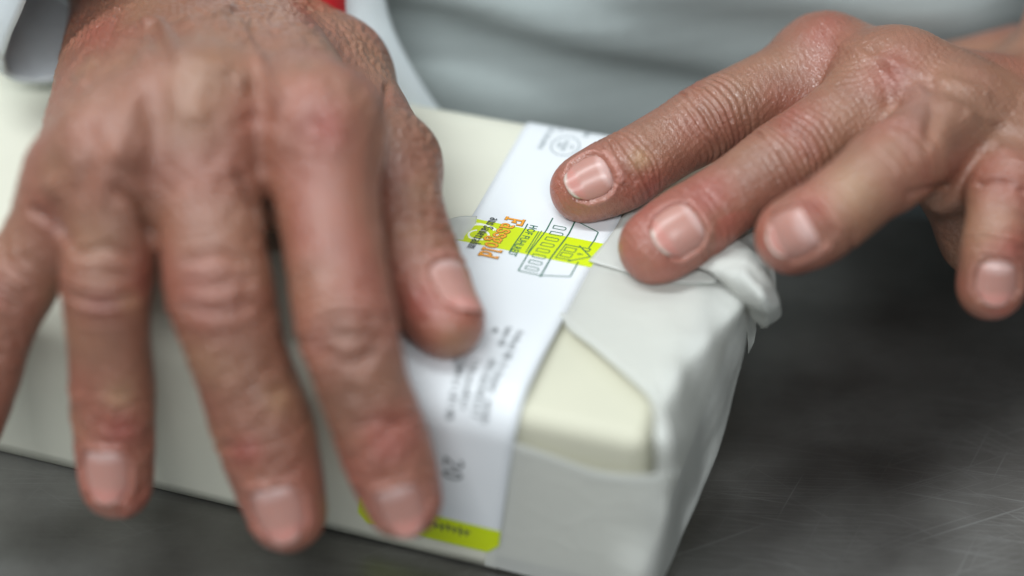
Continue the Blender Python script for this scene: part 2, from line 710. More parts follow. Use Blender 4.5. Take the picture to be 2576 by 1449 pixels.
class Print:
    "flat print collected in text coordinates (tx along the line, ty up), laid on the label"

    def __init__(self):
        self.v, self.f, self.o = [], [], []

    def add(self, v, f, off):
        b = len(self.v)
        self.v += [tuple(p) for p in v]
        self.o += [off]*len(v)
        self.f += [tuple(b+i for i in q) for q in f]

    def line(self, pl, w, off):
        # cut long runs so that they follow the curve of the paper
        q = [pl[0]]
        for a, b in zip(pl, pl[1:]):
            k = max(1, int(math.hypot(b[0]-a[0], b[1]-a[1])/2.5))
            q += [(a[0]+(b[0]-a[0])*i/k, a[1]+(b[1]-a[1])*i/k) for i in range(1, k+1)]
        v, f = ribbon(q, w)
        self.add(v, f, off)

    def text(self, s, x, y, h, wx, wt, off, sp=0.0, grow=0.0):
        k = 0
        for c in s:
            adv, pls = GL[c]
            for pl in pls:
                pts = [(x+px*h*wx, y+py*h) for px, py in pl]
                v, f = ribbon(pts, wt+grow)
                if grow and np.linalg.norm(np.array(pl[0])-np.array(pl[-1])) > 1e-6:
                    v = np.array(v)
                    n = len(pts)
                    for e, e2 in ((0, 1), (n-1, n-2)):
                        d = np.array(pts[e])-np.array(pts[e2])
                        d = d/np.linalg.norm(d)*grow/2
                        v[e] += d
                        v[n+e] += d
                self.add(v, f, off+.0025*k)
                k += 1
            x += (adv+sp)*h*wx
        return x

    def font(self, s, x, y, h, length, off, bold=0.0):
        cu = bpy.data.curves.new('lettering', 'FONT')
        cu.body = s
        cu.offset = bold
        cu.resolution_u = 3
        ob = bpy.data.objects.new('lettering', cu)
        COL.objects.link(ob)
        bpy.context.view_layer.update()
        me = bpy.data.meshes.new_from_object(ob.evaluated_get(bpy.context.evaluated_depsgraph_get()))
        v = np.array([p.co[:2] for p in me.vertices])
        f = [tuple(p.vertices) for p in me.polygons]
        bpy.data.objects.remove(ob)
        bpy.data.curves.remove(cu)
        mn, mx = v.min(0), v.max(0)
        v = (v-mn)/(mx-mn)
        self.add(v*np.array([length, h])+np.array([x, y]), f, off)
        bpy.data.meshes.remove(me)

    def build(self, name, mat):
        v = np.array(self.v)
        # text runs towards the packet's front (s falling), its top towards u rising
        s = T0 - v[:, 0]
        u = v[:, 1]
        return link_mesh(name, lab(u, s, np.array(self.o)), self.f, mat, label, False)


T0 = s_a


def tx(x, y, top=True):
    u, s = lab_inv(x, y, top)
    return T0-s, u


def c5(x, y):
    return 1006.3+.3472*x, 251.6+.3472*y


# orange slab lettering
f0 = tx(*c5(772, 842))
f1 = tx(*c5(580, 1142))
fh = tx(*c5(890, 858))[1]-f0[1]
raw = sum((GL[c][0]+.04) for c in 'Fassgold')
hh = 4.7
wx = (f1[0]-f0[0])/(raw*hh)
pr = Print()
pr.text('Fassgold', f0[0], f0[1]+.1, hh, wx, .60, .07, .04, .2)
pr.build('lettering', M_brown)
pr = Print()
pr.text('Fassgold', f0[0], f0[1]+.1, hh, wx, .52, .14, .04)
pr.build('lettering', M_orange)
g0 = tx(*c5(655, 852))
g1 = tx(*c5(508, 1088))
raw = sum((GL[c][0]+.04) for c in 'aus Sauerrahm')
pr = Print()
pr.text('aus Sauerrahm', g0[0], g0[1]+.1, 2.6, (g1[0]-g0[0])/(raw*2.6), .27, .22, .04)
pr.build('lettering', M_dark)
# white swirl on the lime band
pr = Print()
cx, cu_ = tx(*c5(580, 960))
pr.line(arc(cx, cu_, 3.1, 4.3, -20, 300, 30), .55, .06)
pr.line(arc(cx+1.2, cu_+.2, 2.0, 2.4, -150, 190, 20), .5, .065)
pr.line(arc(cx+.2, cu_-1.2, 3.6, 4.6, 120, 260, 16), .4, .07)
pr.build('white_swirl', M_white)
# green house line drawing and HOF FUHLREIT
pr = Print()
L0 = tx(*c5(925, 897))
L1 = tx(*c5(790, 1110))
pr.line([L0, L1], .30, .08)
K0 = tx(*c5(1000, 950))
K1 = tx(*c5(905, 1105))
pr.line([(K0[0], K0[1]+.2), (K1[0], K1[1]+.2)], .22, .083)
pr.line([(K0[0]-.4, K0[1]+.75), (K1[0], K1[1]+.75)], .2, .086)
h0 = tx(*c5(945, 905))
h1 = tx(*c5(835, 1130))
pr.font('HOF FUHLREIT', h0[0], h0[1]-.05, 2.0, h1[0]-h0[0]+.3, .09, .015)
uA = tx(*c5(1040, 985))[1]   # foot of the house walls
xa, ua = tx(*c5(1080, 878))
xb, ub = tx(*c5(870, 1240))
uh = .5*(tx(*c5(1255, 888))[1]+tx(*c5(1035, 1262))[1])
ul = .5*(ua+ub)
pr.line([(xa-1.6, ul), (xb, ul)], .30, .08)                  # ground line
pr.line([(xa-2.2, uh), (xb+.6, uh)], .36, .083)               # eaves
pr.line([(xb, ul), (xb, uh)], .30, .086)
pr.line([(xb, uh), (xb-1.8, uh+6.6)], .28, .089)              # roof slope
pr.line([(xa-2.2, uh), (xa+.6, uh+6.6)], .28, .089)
rx0 = xa+(xb-xa)*.26
rx1 = xa+(xb-xa)*.74
pr.line([(xa+.6, uh+6.6), (rx0+1.9, uh+6.6)], .3, .092)
pr.line([(rx1-2.3, uh+6.6), (xb-1.8, uh+6.6)], .3, .092)
hw = uh-ul
nw = 8
for k in range(nw):                                           # the row of ground floor windows
    cxk = xa+.6+(xb-xa-1.2)*(k+.5)/nw
    w_ = .62
    yb, yt = ul+hw*.22, ul+hw*.78
    pl = [(cxk-w_, yb), (cxk-w_, yt-.5)]+arc(cxk, yt-.5, w_, .5, 180, 0, 6)+[(cxk+w_, yb), (cxk-w_, yb)]
    pr.line(pl, .22, .095)
mx_ = (rx0+rx1)/2
pr.line([(mx_-3.2, uh+1.0), (mx_+3.2, uh+1.0)], .2, .098)      # dormer
pr.line([(mx_-2.8, uh+1.0), (mx_-2.8, uh+4.9)], .26, .1)
pr.line([(mx_+2.8, uh+1.0), (mx_+2.8, uh+4.9)], .26, .1)
pr.line([(mx_-3.4, uh+4.2), (mx_, uh+8.4), (mx_+3.4, uh+4.2)], .32, .103)
for k in (-1, 1):
    cxk = mx_+k*1.15
    pr.line([(cxk-.75, uh+1.6), (cxk-.75, uh+4.2), (cxk+.75, uh+4.2), (cxk+.75, uh+1.6), (cxk-.75, uh+1.6)], .22, .106)
pr.text('6', mx_-.5, uh+5.1, 1.5, .8, .2, .106)
pr.line([(mx_-2.9, uh+5.2), (mx_-2.9, uh+7.2), (mx_-1.9, uh+7.2), (mx_-1.9, uh+6.3)], .26, .109)  # chimney
pr.build('house_drawing', M_green)
# faint small print and the oval stamp at the far end
pr = Print()
st = tx(1422, 368)
pr.line(arc(st[0], st[1], 4.4, 3.6, 0, 360, 40), .3, .06)
for dx_, du, n_ in ((-2.2, 0, 3), (0, -.2, 6), (2.3, 0, 2)):
    for k in range(n_):
        pr.line([(st[0]+(k-n_/2)*.8+.3, st[1]+du+dx_*.75-.5), (st[0]+(k-n_/2)*.8+.4, st[1]+du+dx_*.75+.6)], .36, .065+.002*k)
for (x0_, y0_, x1_, y1_) in ((1385, 318, 1357, 378), (1410, 316, 1400, 335), (1480, 322, 1468, 348), (1440, 318, 1432, 332)):
    a = tx(x0_, y0_)
    b = tx(x1_, y1_)
    n_ = int((b[0]-a[0])/.75)
    for k in range(max(2, n_)):
        q = a[0]+(b[0]-a[0])*k/max(1, n_)
        if random.random() < .12:
            continue
        t_ = random.uniform(1.0, 1.7)
        pr.line([(q, a[1]-.2), (q+random.uniform(-.15, .15), a[1]-.2+t_)], random.uniform(.28, .42), .06+.002*k)
pr.build('small_print', M_grey)
# small print nearer the front: blurred rows, and the numerals
pr = Print()
rows_ = [((1300, 833), (1205, 1072), 1.0), ((1272, 824), (1250, 868), 1), ((1232, 905), (1182, 1058), .9), ((1240, 826), (1232, 838), 1),
         ((1140, 905), (1108, 970), 1), ((1100, 985), (1084, 1035), 1), ((1160, 1010), (1148, 1042), 1), ((1188, 905), (1152, 1048), 1), ((1162, 902), (1120, 1060), 1)]
for (a_, b_, d_) in rows_:
    ta = (a_[1] < 960)
    a = tx(*a_)
    b = tx(*b_, top=b_[1] < 960)
    L_ = b[0]-a[0]
    k = 0
    q = a[0]
    while q < b[0]:
        if random.random() > .1:
            t_ = random.uniform(1.2, 1.9)
            u_ = a[1]+(b[1]-a[1])*(q-a[0])/max(1e-3, L_)
            pr.line([(q, u_), (q+random.uniform(-.2, .2), u_+t_)], random.uniform(.3, .45), .06+.001*k)
            if random.random() < .7:
                pr.line([(q-.3, u_+t_*.5), (q+.5, u_+t_*.5)], .3, .062+.001*k)
        q += random.uniform(.7, 1.05)
        k += 1
n0 = tx(1125, 1150, False)
pr.text('20', n0[0], n0[1]-.5, 4.6, 1.05, .62, .08, .06)
f_ = tx(1090, 1318, False)
for k in range(9):
    q = LW*.42+k*1.5
    pr.line([(f_[0]-1.2+random.uniform(-.4, .4), q), (f_[0]+1.3+random.uniform(-.4, .4), q+.3)], .5, .08+.002*k)
    pr.line([(f_[0]-.3, q), (f_[0]-.3+random.uniform(-.6, .6), q+1.2)], .45, .081+.002*k)
pr.build('small_print', M_dark)

# folded end: the top flap, the end sheet and the lower front sheet are one piece of paper
T = 50.95
rows = [
    [P(1490, 560, T), P(1650, 540, T+.2), P(1850, 590, T), P(1885, 605, 49), P(1900, 620, 47)],
    [P(1455, 680, T), P(1650, 680, T+.3), P(1852, 690, T), P(1882, 700, 47), P(1897, 715, 44)],
    [P(1416, 802, T), P(1600, 790, T+.4), P(1848, 760, T), P(1872, 772, 46), P(1884, 790, 41)],
    [P(1495, 876, T+1.0), P(1620, 860, T+.5), P(1790, 845, T), P(1848, 862, 42), P(1870, 880, 36)],
    [P(1575, 945, T+1.2), P(1640, 930, T+.4), P(1725, 935, T-.2), P(1815, 960, 37), P(1853, 958, 29)],
    [P(1634, 1006, T+.4), P(1660, 1012, T), P(1690, 1032, 48.5), P(1775, 1065, 30), P(1826, 1055, 22)],
    [PF(1646, 1100, 1.6), PF(1668, 1104, 1.4), PF(1694, 1118, .6), P(1758, 1150, 20), P(1795, 1165, 13)],
    [PF(1648, 1186, 1.6), PF(1666, 1200, 1.4), PF(1686, 1232, .9), P(1720, 1270, 12), P(1742, 1283, 6)],
    [PF(1640, 1192, 1), PF(1648, 1270, 1.3), PF(1648, 1350, 1.3), PF(1640, 1440, 1.3), P(1622, 1530, .2)],
    [PF(1500, 1181, .9), PF(1502, 1250, 1), PF(1502, 1330, 1), PF(1500, 1410, 1), PF(1500, 1494, .9)],
    [PF(1300, 1112, .8), PF(1300, 1190, .8), PF(1300, 1270, .8), PF(1300, 1350, .8), PF(1298, 1441, .8)],
    [PF(1225, 1085, .8), PF(1225, 1160, .8), PF(1225, 1240, .8), PF(1222, 1330, .8), PF(1220, 1422, .8)],
]
G = patch(rows, 14, 14)
v = G.reshape(-1, 3)
px_, py_, _ = proj(v)
d = 4.6*folds(v, 6, 6, 18, 21) + .1*vnoise(v/4.5, 22)
d = d*sstep(1560, 1720, px_)
# lengthwise creases running down the end sheet
ph = (px_-1668)*.86-(py_-1024)*.2
d = d + .55*np.sin(ph/15+1.5*vnoise(v/20, 23))*sstep(1670, 1720, px_)*sstep(1900, 1840, px_)
n_ = np.tile(np.array([.25, -.55, .8]), (len(v), 1))
G = (v + n_*d[:, None]*.8).reshape(G.shape)
link_mesh('folded_end', G.reshape(-1, 3), grid_faces(G.shape[0], G.shape[1]), M_flap, packet)
# rim of the lower front sheet is doubled over
rim = cr([PF(1270, 1105, .75), PF(1310, 1119, 1.2), PF(1400, 1148, 1.4), PF(1500, 1184, 1.5), PF(1600, 1197, 1.6), PF(1650, 1194, 1.7), PF(1700, 1172, 2.0)], 8)
rim2 = rim + np.array([0, -.12, -2.6])
Gr = np.stack([rim, rim*.5+rim2*.5+np.array([0, -.2, 0]), rim2], 1)
link_mesh('paper_hem', Gr.reshape(-1, 3), grid_faces(Gr.shape[0], 3, True), M_flap, packet)
e_ = cr([P(1405, 790, T+.4), P(1450, 836, T+1.0), P(1520, 896, T+1.4), P(1590, 958, T+1.5), P(1652, 1015, T+.5)], 8)
e2 = e_ + (np.array([1.2, .9, -.1]))
Gr = np.stack([e_, e_*.5+e2*.5+np.array([0, 0, .12]), e2], 1)
link_mesh('paper_hem', Gr.reshape(-1, 3), grid_faces(Gr.shape[0], 3, True), M_flap, packet)

# second layer pressed down by the fingers
rows = [
    [P(1480, 658, T+.5), P(1530, 600, T+.6), P(1570, 540, T+.5), P(1610, 490, T+.4)],
    [P(1560, 682, T+.6), P(1610, 630, T+.8), P(1650, 570, T+.7), P(1690, 520, T+.4)],
    [P(1640, 708, T+.8), P(1690, 650, T+1), P(1730, 590, T+1), P(1770, 530, T+.4)],
    [P(1720, 714, T+1.4), P(1760, 660, T+1.8), P(1800, 600, T+1.4), P(1840, 545, T+.4)],
    [P(1800, 714, T+1.5), P(1830, 660, T+2), P(1865, 610, T+1), P(1885, 575, T-1)],
]
G = crumple(patch(rows, 8, 8), .35, 8, 31)
solid(link_mesh('paper_fold', G.reshape(-1, 3), grid_faces(G.shape[0], G.shape[1]), M_flap, packet), .15)
# crumpled twist at the back corner
rows = [
    [P(1735, 680, 52.5), P(1790, 650, 55), P(1845, 615, 55), P(1885, 595, 52), P(1905, 585, 47)],
    [P(1775, 700, 52.8), P(1815, 685, 56), P(1860, 660, 57), P(1892, 645, 53), P(1915, 640, 48)],
    [P(1812, 725, 52.2), P(1838, 716, 56), P(1872, 698, 58), P(1908, 688, 54), P(1936, 692, 48)],
    [P(1850, 752, 51), P(1868, 756, 53), P(1898, 746, 57), P(1930, 738, 55), P(1950, 752, 48)],
    [P(1874, 795, 44), P(1886, 797, 47), P(1912, 790, 52), P(1940, 782, 51), P(1958, 796, 44)],
    [P(1892, 828, 38), P(1902, 828, 40), P(1920, 822, 44), P(1938, 812, 44), P(1950, 812, 41)],
    [P(1906, 838, 34), P(1912, 839, 35), P(1920, 836, 38), P(1928, 828, 39), P(1934, 826, 38)],
]
G = crumple(patch(rows, 14, 14), 3.6, 6, 41, 5)
solid(link_mesh('paper_twist', G.reshape(-1, 3), grid_faces(G.shape[0], G.shape[1]), M_flap, packet), .15)
rows = [
    [P(1868, 760, 48), P(1880, 770, 44), P(1890, 780, 40)],
    [P(1872, 800, 40), P(1888, 808, 37), P(1900, 812, 36)],
    [P(1878, 850, 30), P(1890, 848, 29), P(1898, 840, 30)],
    [P(1880, 892, 22), P(1886, 880, 23), P(1895, 862, 26)],
]
G = crumple(patch(rows, 12, 12), 1.0, 5, 43)
solid(link_mesh('paper_twist', G.reshape(-1, 3), grid_faces(G.shape[0], G.shape[1]), M_flap, packet), .15)
# small paper tab left of the label
rows = [
    [P(1105, 560, 51.3), P(1135, 552, 51.8), P(1165, 545, 51.2), P(1200, 545, 51.0)],
    [P(1110, 580, 51.4), P(1140, 572, 52.2), P(1165, 570, 51.4), P(1195, 570, 51.0)],
    [P(1120, 615, 51.2), P(1140, 605, 51.5), P(1155, 605, 51.2), P(1180, 605, 51.0)],
]
G = crumple(patch(rows, 8, 8), .3, 4, 44)
solid(link_mesh('paper_tab', G.reshape(-1, 3), grid_faces(G.shape[0], G.shape[1]), M_flap, packet), .1)

# ------------------------------------------------------------------ the person: hands as one skin


class Grid:
    def __init__(s, lo, hi, h):
        s.h = h
        s.lo = np.array(lo, float)
        s.n = np.ceil((np.array(hi)-s.lo)/h).astype(int)+1
        s.ax = [(s.lo[i]+np.arange(s.n[i])*h).astype(np.float32) for i in range(3)]

    def full(s):
        return np.full(tuple(s.n), 50., np.float32)

    def box(s, lo, hi):
        a = np.clip(np.floor((np.array(lo)-s.lo)/s.h).astype(int), 0, s.n)
        b = np.clip(np.ceil((np.array(hi)-s.lo)/s.h).astype(int)+1, 0, s.n)
        return tuple(slice(a[i], b[i]) for i in range(3))


def smin(a, b, k):
    h = np.maximum(k-np.abs(a-b), 0)/k
    return np.minimum(a, b)-h*h*(k*.25)


def capsule(g, sl, a, b, ra, rb, n=None, f=1.0):
    X = g.ax[0][sl[0]][:, None, None]-np.float32(a[0])
    Y = g.ax[1][sl[1]][None, :, None]-np.float32(a[1])
    Z = g.ax[2][sl[2]][None, None, :]-np.float32(a[2])
    ba = (b-a).astype(np.float32)
    L2 = float(ba @ ba)
    t = np.clip((X*ba[0]+Y*ba[1]+Z*ba[2])/np.float32(max(L2, 1e-6)), 0, 1)
    X = X-t*ba[0]
    Y = Y-t*ba[1]
    Z = Z-t*ba[2]
    d2 = X*X+Y*Y+Z*Z
    if n is not None and f != 1.0:
        dn = X*np.float32(n[0])+Y*np.float32(n[1])+Z*np.float32(n[2])
        d2 = d2+dn*dn*np.float32(f*f-1)
    return np.sqrt(d2)-(np.float32(ra)+t*np.float32(rb-ra))


def put(g, F, a, b, ra, rb, k, n=None, f=1.0):
    a, b = np.asarray(a, float), np.asarray(b, float)
    pad = max(ra, rb)+k+2
    sl = g.box(np.minimum(a, b)-pad, np.maximum(a, b)+pad)
    if any(s.stop <= s.start for s in sl):
        return
    F[sl] = smin(F[sl], capsule(g, sl, a, b, ra, rb, n, f), k)


TOCAM = -FW


class Finger:
    "joints: (x, y, z, r) from knuckle to tip; hint is where the nail side faces"

    def __init__(s, name, joints, hint, fk=1.10, nail=None):
        s.name = name
        J = np.array([np.r_[P(*j[:3]), j[3]] for j in joints])
        s.J = J
        q = cr(J, 8)
        # slimmer between the joints
        for i in range(len(J)-2):
            for k in range(8):
                q[i*8+k, 3] *= 1-.08*math.sin(math.pi*k/8)
        s.q = q
        s.hint = np.asarray(hint, float)
        d = np.gradient(q[:, :3], axis=0)
        s.a = d/np.linalg.norm(d, axis=1)[:, None]
        n = s.hint-(s.a @ s.hint)[:, None]*s.a
        s.n = n/np.linalg.norm(n, axis=1)[:, None]
        s.s = np.cross(s.a, s.n)
        seg = np.linalg.norm(np.diff(q[:, :3], axis=0), axis=1)
        s.t = np.r_[0, np.cumsum(seg)]
        s.tj = [s.t[i*8] for i in range(len(J))]
        s.fk = fk
        s.nail = nail or {}

    def field(s, g):
        q = s.q
        pad = q[:, 3].max()+10
        sl = g.box(q[:, :3].min(0)-pad, q[:, :3].max(0)+pad)
        F = None
        m = len(q)
        for i in range(0, m-1):
            f = 1+(s.fk-1)*i/(m-1)
            c = capsule(g, sl, q[i, :3], q[i+1, :3], q[i, 3], q[i+1, 3], s.n[i], f)
            F = c if F is None else smin(F, c, 1.2)
        # pad of the fingertip
        i = m-5
        c = q[i, :3]-s.n[i]*q[i, 3]*.28
        e = q[m-1, :3]-s.n[m-1]*q[m-1, 3]*.12
        F = smin(F, capsule(g, sl, c, e, q[i, 3]*.86, q[m-1, 3]*.92), 2.5)
        return sl, F

    def coords(s, v, reach):
        "local coordinates of nearby vertices: index, t, side, dorsal, radius"
        lo, hi = s.q[:, :3].min(0)-reach, s.q[:, :3].max(0)+reach
        idx = np.where(np.all((v > lo) & (v < hi), axis=1))[0]
        qf = cr(s.q, 3)
        tf = np.interp(np.linspace(0, 1, len(qf)), np.linspace(0, 1, len(s.t)), s.t)
        w = v[idx]
        best = np.full(len(idx), 1e9)
        bi = np.zeros(len(idx), int)
        for k in range(len(qf)):
            d = ((w-qf[k, :3])**2).sum(1)
            m = d < best
            best[m] = d[m]
            bi[m] = k
        j = np.clip(bi//3, 0, len(s.q)-1)
        o = w-s.q[j, :3]
        t = s.t[j]+(o*s.a[j]).sum(1)
        side = (o*s.s[j]).sum(1)
        dor = (o*s.n[j]).sum(1)
        r = s.q[j, 3]
        near = np.sqrt(side**2+dor**2) < r*1.45
        return idx[near], t[near], side[near], dor[near], r[near]


def mesh_of(g, F):
    vg = openvdb.FloatGrid(3.0)
    vg.copyFromArray(np.clip(F/g.h, -3, 3))
    pts, quads = vg.convertToQuads(0.0)
    v = pts.astype(np.float64)*g.h+g.lo
    q = quads.astype(np.int64)
    a, b, c = v[q[:, 0]], v[q[:, 1]], v[q[:, 2]]
    if (np.cross(a, b)*c).sum() < 0:
        q = q[:, ::-1]
    return v, q


def vnormals(v, q):
    n = np.cross(v[q[:, 2]]-v[q[:, 0]], v[q[:, 3]]-v[q[:, 1]])
    out = np.zeros_like(v)
    for k in range(4):
        np.add.at(out, q[:, k], n)
    return out/(np.linalg.norm(out, axis=1)[:, None]+1e-9)


def groove(v2, line, width):
    "distance in the view from points to a polyline"
    L = np.array(line, float)
    best = np.full(len(v2), 1e9)
    for a, b in zip(L, L[1:]):
        d = b-a
        t = np.clip(((v2-a) @ d)/(d @ d), 0, 1)
        dd = np.hypot(*(v2-a-t[:, None]*d).T)
        best = np.minimum(best, dd)
    return np.exp(-(best/width)**2)


def build_hand(g, palm_parts, fingers, kf=6.0, kp=9.0):
    palm = g.full()
    for (a, ra, b, rb) in palm_parts:
        put(g, palm, a, b, ra, rb, kp)
    tot = palm.copy()
    for f in fingers:
        sl, F = f.field(g)
        d = smin(F, palm[sl], kf)
        kl = 1.8*np.clip(np.minimum(palm[sl]-d, palm[sl]-tot[sl])/3, 0, 1)+.02
        tot[sl] = smin(tot[sl], d, kl)
    return mesh_of(g, tot)


SKIN = np.array([.287, .130, .083])
RED = np.array([.33, .080, .060])
PALE = np.array([.40, .235, .13])
BROWN = np.array([.18, .085, .055])


def detail(v, q, fingers, spec, nails_out, seed):
    n = vnormals(v, q)
    bvh = BVHTree.FromPolygons([Vector(p) for p in v], [tuple(int(i) for i in f) for f in q])
    disp = np.zeros(len(v))
    tint = np.tile(SKIN, (len(v), 1))

    def mix(w, col):
        nonlocal tint
        tint = tint*(1-w[:, None])+col*w[:, None]
    nz = vnoise(v/11, seed)
    mix(np.clip(.35*nz, 0, 1), RED)
    mix(np.clip(-.30*nz, 0, 1), PALE)
    mix(np.clip(.30*vnoise(v/6, seed+1), 0, 1), BROWN)
    # broad lumps and fine lines of the skin
    disp += .12*vnoise(v/5, seed+2)
    px, py, _ = proj(v)
    v2 = np.c_[px, py]
    face = sstep(.0, .25, n @ TOCAM)
    for f in fingers:
        idx, t, sd, dr, r = f.coords(v, 16)
        if not len(idx):
            continue
        w = v[idx]
        sq = sd/r
        dm = sstep(-.15+f.nail.get('low', 0), .45+f.nail.get('low', 0), dr/r)
        tt = f.tj
        wob = vnoise(w/8, seed+11)*1.0+vnoise(w/3, seed+12)*.16
        h = np.zeros(len(idx))
        for ji in range(1, len(tt)-1):
            R_ = f.J[ji, 3]
            last = ji == len(tt)-2
            dt = t-tt[ji]
            rs = np.random.default_rng(seed*31+ji*7+len(f.name))
            env = np.exp(-(dt/(R_*(.55 if last else .82)))**2)
            cs = np.arange(-1.1, 1.15, .2)*R_*(.55 if last else 1.0)
            for c in cs:
                c = c+rs.uniform(-.35, .35)
                amp = rs.uniform(.25, .85)*(.55 if last else 1.0)*spec.get('wrinkle', 1)
                bend = .28*np.sign(c)*(sq**2)*min(1, abs(c)/3)*R_*.45
                pos = c-bend+wob*1.0
                sg = rs.uniform(.32, .5)*spec.get('broad', 1)
                cut = .4+.6*sstep(-.5, .1, vnoise(np.c_[sq*2.2, 0*sq+c*3.1, 0*sq+ji], seed+13))
                h -= amp*np.exp(-((dt-pos)/sg)**2)*env*cut
            # loose skin over the joint
            h += .55*np.exp(-(dt/(R_*.6))**2)*np.exp(-(sq/.75)**2)*(.35 if last else 1)
            mixw = .55*np.exp(-(dt/(R_*.75))**2)*dm*(.4 if last else .75)
            wv = np.zeros(len(v))
            wv[idx] = np.clip(mixw*(.6+.5*vnoise(w/4, seed+14)), 0, .8)
            mix(wv, RED*.95)
        # fine lines across the whole back of the finger
        h -= .09*np.exp(-(np.mod(t+wob*1.5, 1.5)-.75)**2/.06)*(.5+.5*vnoise(w/2.5, seed+15))
        disp[idx] += h*dm
        # blood at the tip
        wt = sstep(tt[-2]-2, tt[-1]+3, t)*.8
        wv = np.zeros(len(v))
        wv[idx] = np.clip(wt*(.75+.35*vnoise(w/5, seed+16)), 0, .85)
        mix(wv, np.array([.38, .115, .082]))
        # nail
        nl = f.nail
        if nl is not None and nl.get('on', True):
            rr = f.J[-1, 3]
            tip = tt[-1]+rr*nl.get('end', .62)
            ln = nl.get('len', 11.0)
            t0, t1 = tip-ln, tip
            rot = math.radians(nl.get('rot', 0))
            phm = math.radians(nl.get('ang', 52))
            phi = np.arctan2(sd, dr)-rot
            vv = (t-t0)/(t1-t0)
            prox = np.sqrt(np.clip(1-np.clip((.42-vv)/.42, 0, 1)**2.2, 0, 1))
            lim = phm*(.36+.64*prox)*(1-.22*sstep(.72, 1.02, vv))
            e = np.abs(phi)/np.maximum(lim, 1e-3)
            ins = sstep(1.06, .92, e)*sstep(-.03, .05, vv)*sstep(1.06, .97, vv)
            rim = np.exp(-((e-1.13)/.10)**2)*sstep(-.1, .1, vv)*sstep(1.05, .75, vv)
            rim2 = np.exp(-((vv+.07)/.07)**2)*(np.abs(phi) < phm*.75)
            disp[idx] += -.75*ins*1.0+.38*rim+.42*rim2
            wv = np.zeros(len(v))
            wv[idx] = .55*np.clip(rim+rim2, 0, 1)
            mix(wv, np.array([.52, .24, .19]))
            nails_out.append((f, bvh, t0, t1, phm, rot))
    # crinkled skin on the back of the hand, and the fine lattice of crossing lines
    cw = vnoise(v/np.array([2.2, 4.0, 3.0])+vnoise(v/6, seed+31)[:, None]*.8, seed+30)
    patchy = sstep(-.3, .4, vnoise(v/14, seed+32)+.35)
    disp += spec.get('crinkle', .2)*(1-2*np.abs(cw))*face*patchy
    um, wm = px/10.4, py/10.4
    for ang, per in spec.get('lattice', []):
        ca, sa = math.cos(math.radians(ang)), math.sin(math.radians(ang))
        l_ = um*ca+wm*sa + vnoise(v/4.5, seed+33+int(ang))*per*.9 + vnoise(v/1.8, seed+34)*per*.22
        l_ = np.abs(np.mod(l_/per, 1)-.5)*2
        disp -= spec.get('lat', .1)*np.exp(-(l_/.35)**2)*face*(.45+.55*patchy)
    # features that the photo shows on the back of the hand
    for line, width, amp in spec.get('ridges', []):
        disp += 1.5*amp*groove(v2, line, width)*face*(1+.25*vnoise(v/6, seed+17))
    for x, y, rad, col, st in spec.get('spots', []):
        wv = np.exp(-(((px-x)/rad)**2+((py-y)/rad)**2))*st*face
        mix(np.clip(wv*(1+.4*vnoise(v/5, seed+18)), 0, .9), col)
    for x, y, rx, ry, per, ang, amp in spec.get('creases', []):
        ca, sa = math.cos(math.radians(ang)), math.sin(math.radians(ang))
        uu = (px-x)*ca+(py-y)*sa
        ww = -(px-x)*sa+(py-y)*ca
        wgt = np.exp(-((px-x)/rx)**2-((py-y)/ry)**2)*face
        wb = vnoise(v/7, seed+19)*per*.9+vnoise(v/2.5, seed+20)*per*.3
        disp -= 2.0*amp*wgt*np.exp(-(np.mod(uu+wb, per)/per-.5)**2/.03)*(.6+.5*vnoise(np.c_[uu, ww, 0*uu]/np.array([per*2, per*6, 1]), seed+21))
    v = v+n*disp[:, None]
    return v, tint


def ridge_pts(*p):
    return list(p)


person = empty('person', 'person in pale grey top with both bare hands pressing the label onto the packet', 'person')
nails = []

def auto_grid(fingers, parts, h, stop):
    "box round a hand, ending a little beyond the point where its forearm is cut"
    p = [np.c_[f.q[:, :3]-f.q[:, 3:]-3, f.q[:, :3]+f.q[:, 3:]+3] for f in fingers]
    p = np.vstack(p)
    lo, hi = p[:, :3].min(0), p[:, 3:].max(0)
    for a, ra, b, rb in parts[:-4]:
        lo = np.minimum(lo, np.minimum(a-ra, b-rb)-4)
        hi = np.maximum(hi, np.maximum(a+ra, b+rb)+4)
    lo = np.minimum(lo, stop-38)
    hi = np.maximum(hi, stop+38)
    return Grid(lo, hi, h)


# ---- right hand (the blurred one in front)
HC = TOCAM
R_f = [
    Finger('index', [(800, 330, 98, 12.5), (872, 820, 70, 10.7), (962, 1105, 47, 9.8), (1015, 1262, 33, 8.0)], HC+np.array([-.1, 0, .1]), 1.12, {'rot': -2, 'len': 11.5, 'end': .5, 'ang': 42, 'white': .45}),
    Finger('middle', [(500, 300, 101, 13), (552, 730, 74, 11.5), (660, 1070, 45, 10.9), (722, 1290, 26, 8.6)], HC+np.array([-.12, 0, .1]), 1.12, {'len': 12.5, 'end': .35, 'ang': 42, 'white': .45}),
    Finger('ring', [(305, 390, 97, 12), (268, 700, 74, 10.0), (282, 975, 49, 9.3), (292, 1215, 27, 8.0)], HC+np.array([-.12, 0, .1]), 1.12, {'len': 12, 'end': .1, 'ang': 42, 'white': .45}),
    Finger('pinky', [(205, 465, 87, 10.5), (42, 715, 66, 9.0), (-40, 940, 46, 8.2), (-82, 1085, 33, 6.8)], HC+np.array([-.3, 0, .1]), 1.12, {'len': 9.5}),
    Finger('thumb', [(968, 420, 72, 12.6), (1034, 640, 65, 10.8), (1124, 803, 59.0, 8.5)], HC*.52+np.array([.80, .08, .28]), 1.10, {'len': 13, 'end': .35, 'ang': 50, 'white': .15}),
]
wr = (430, 0, 88)
Rp = []


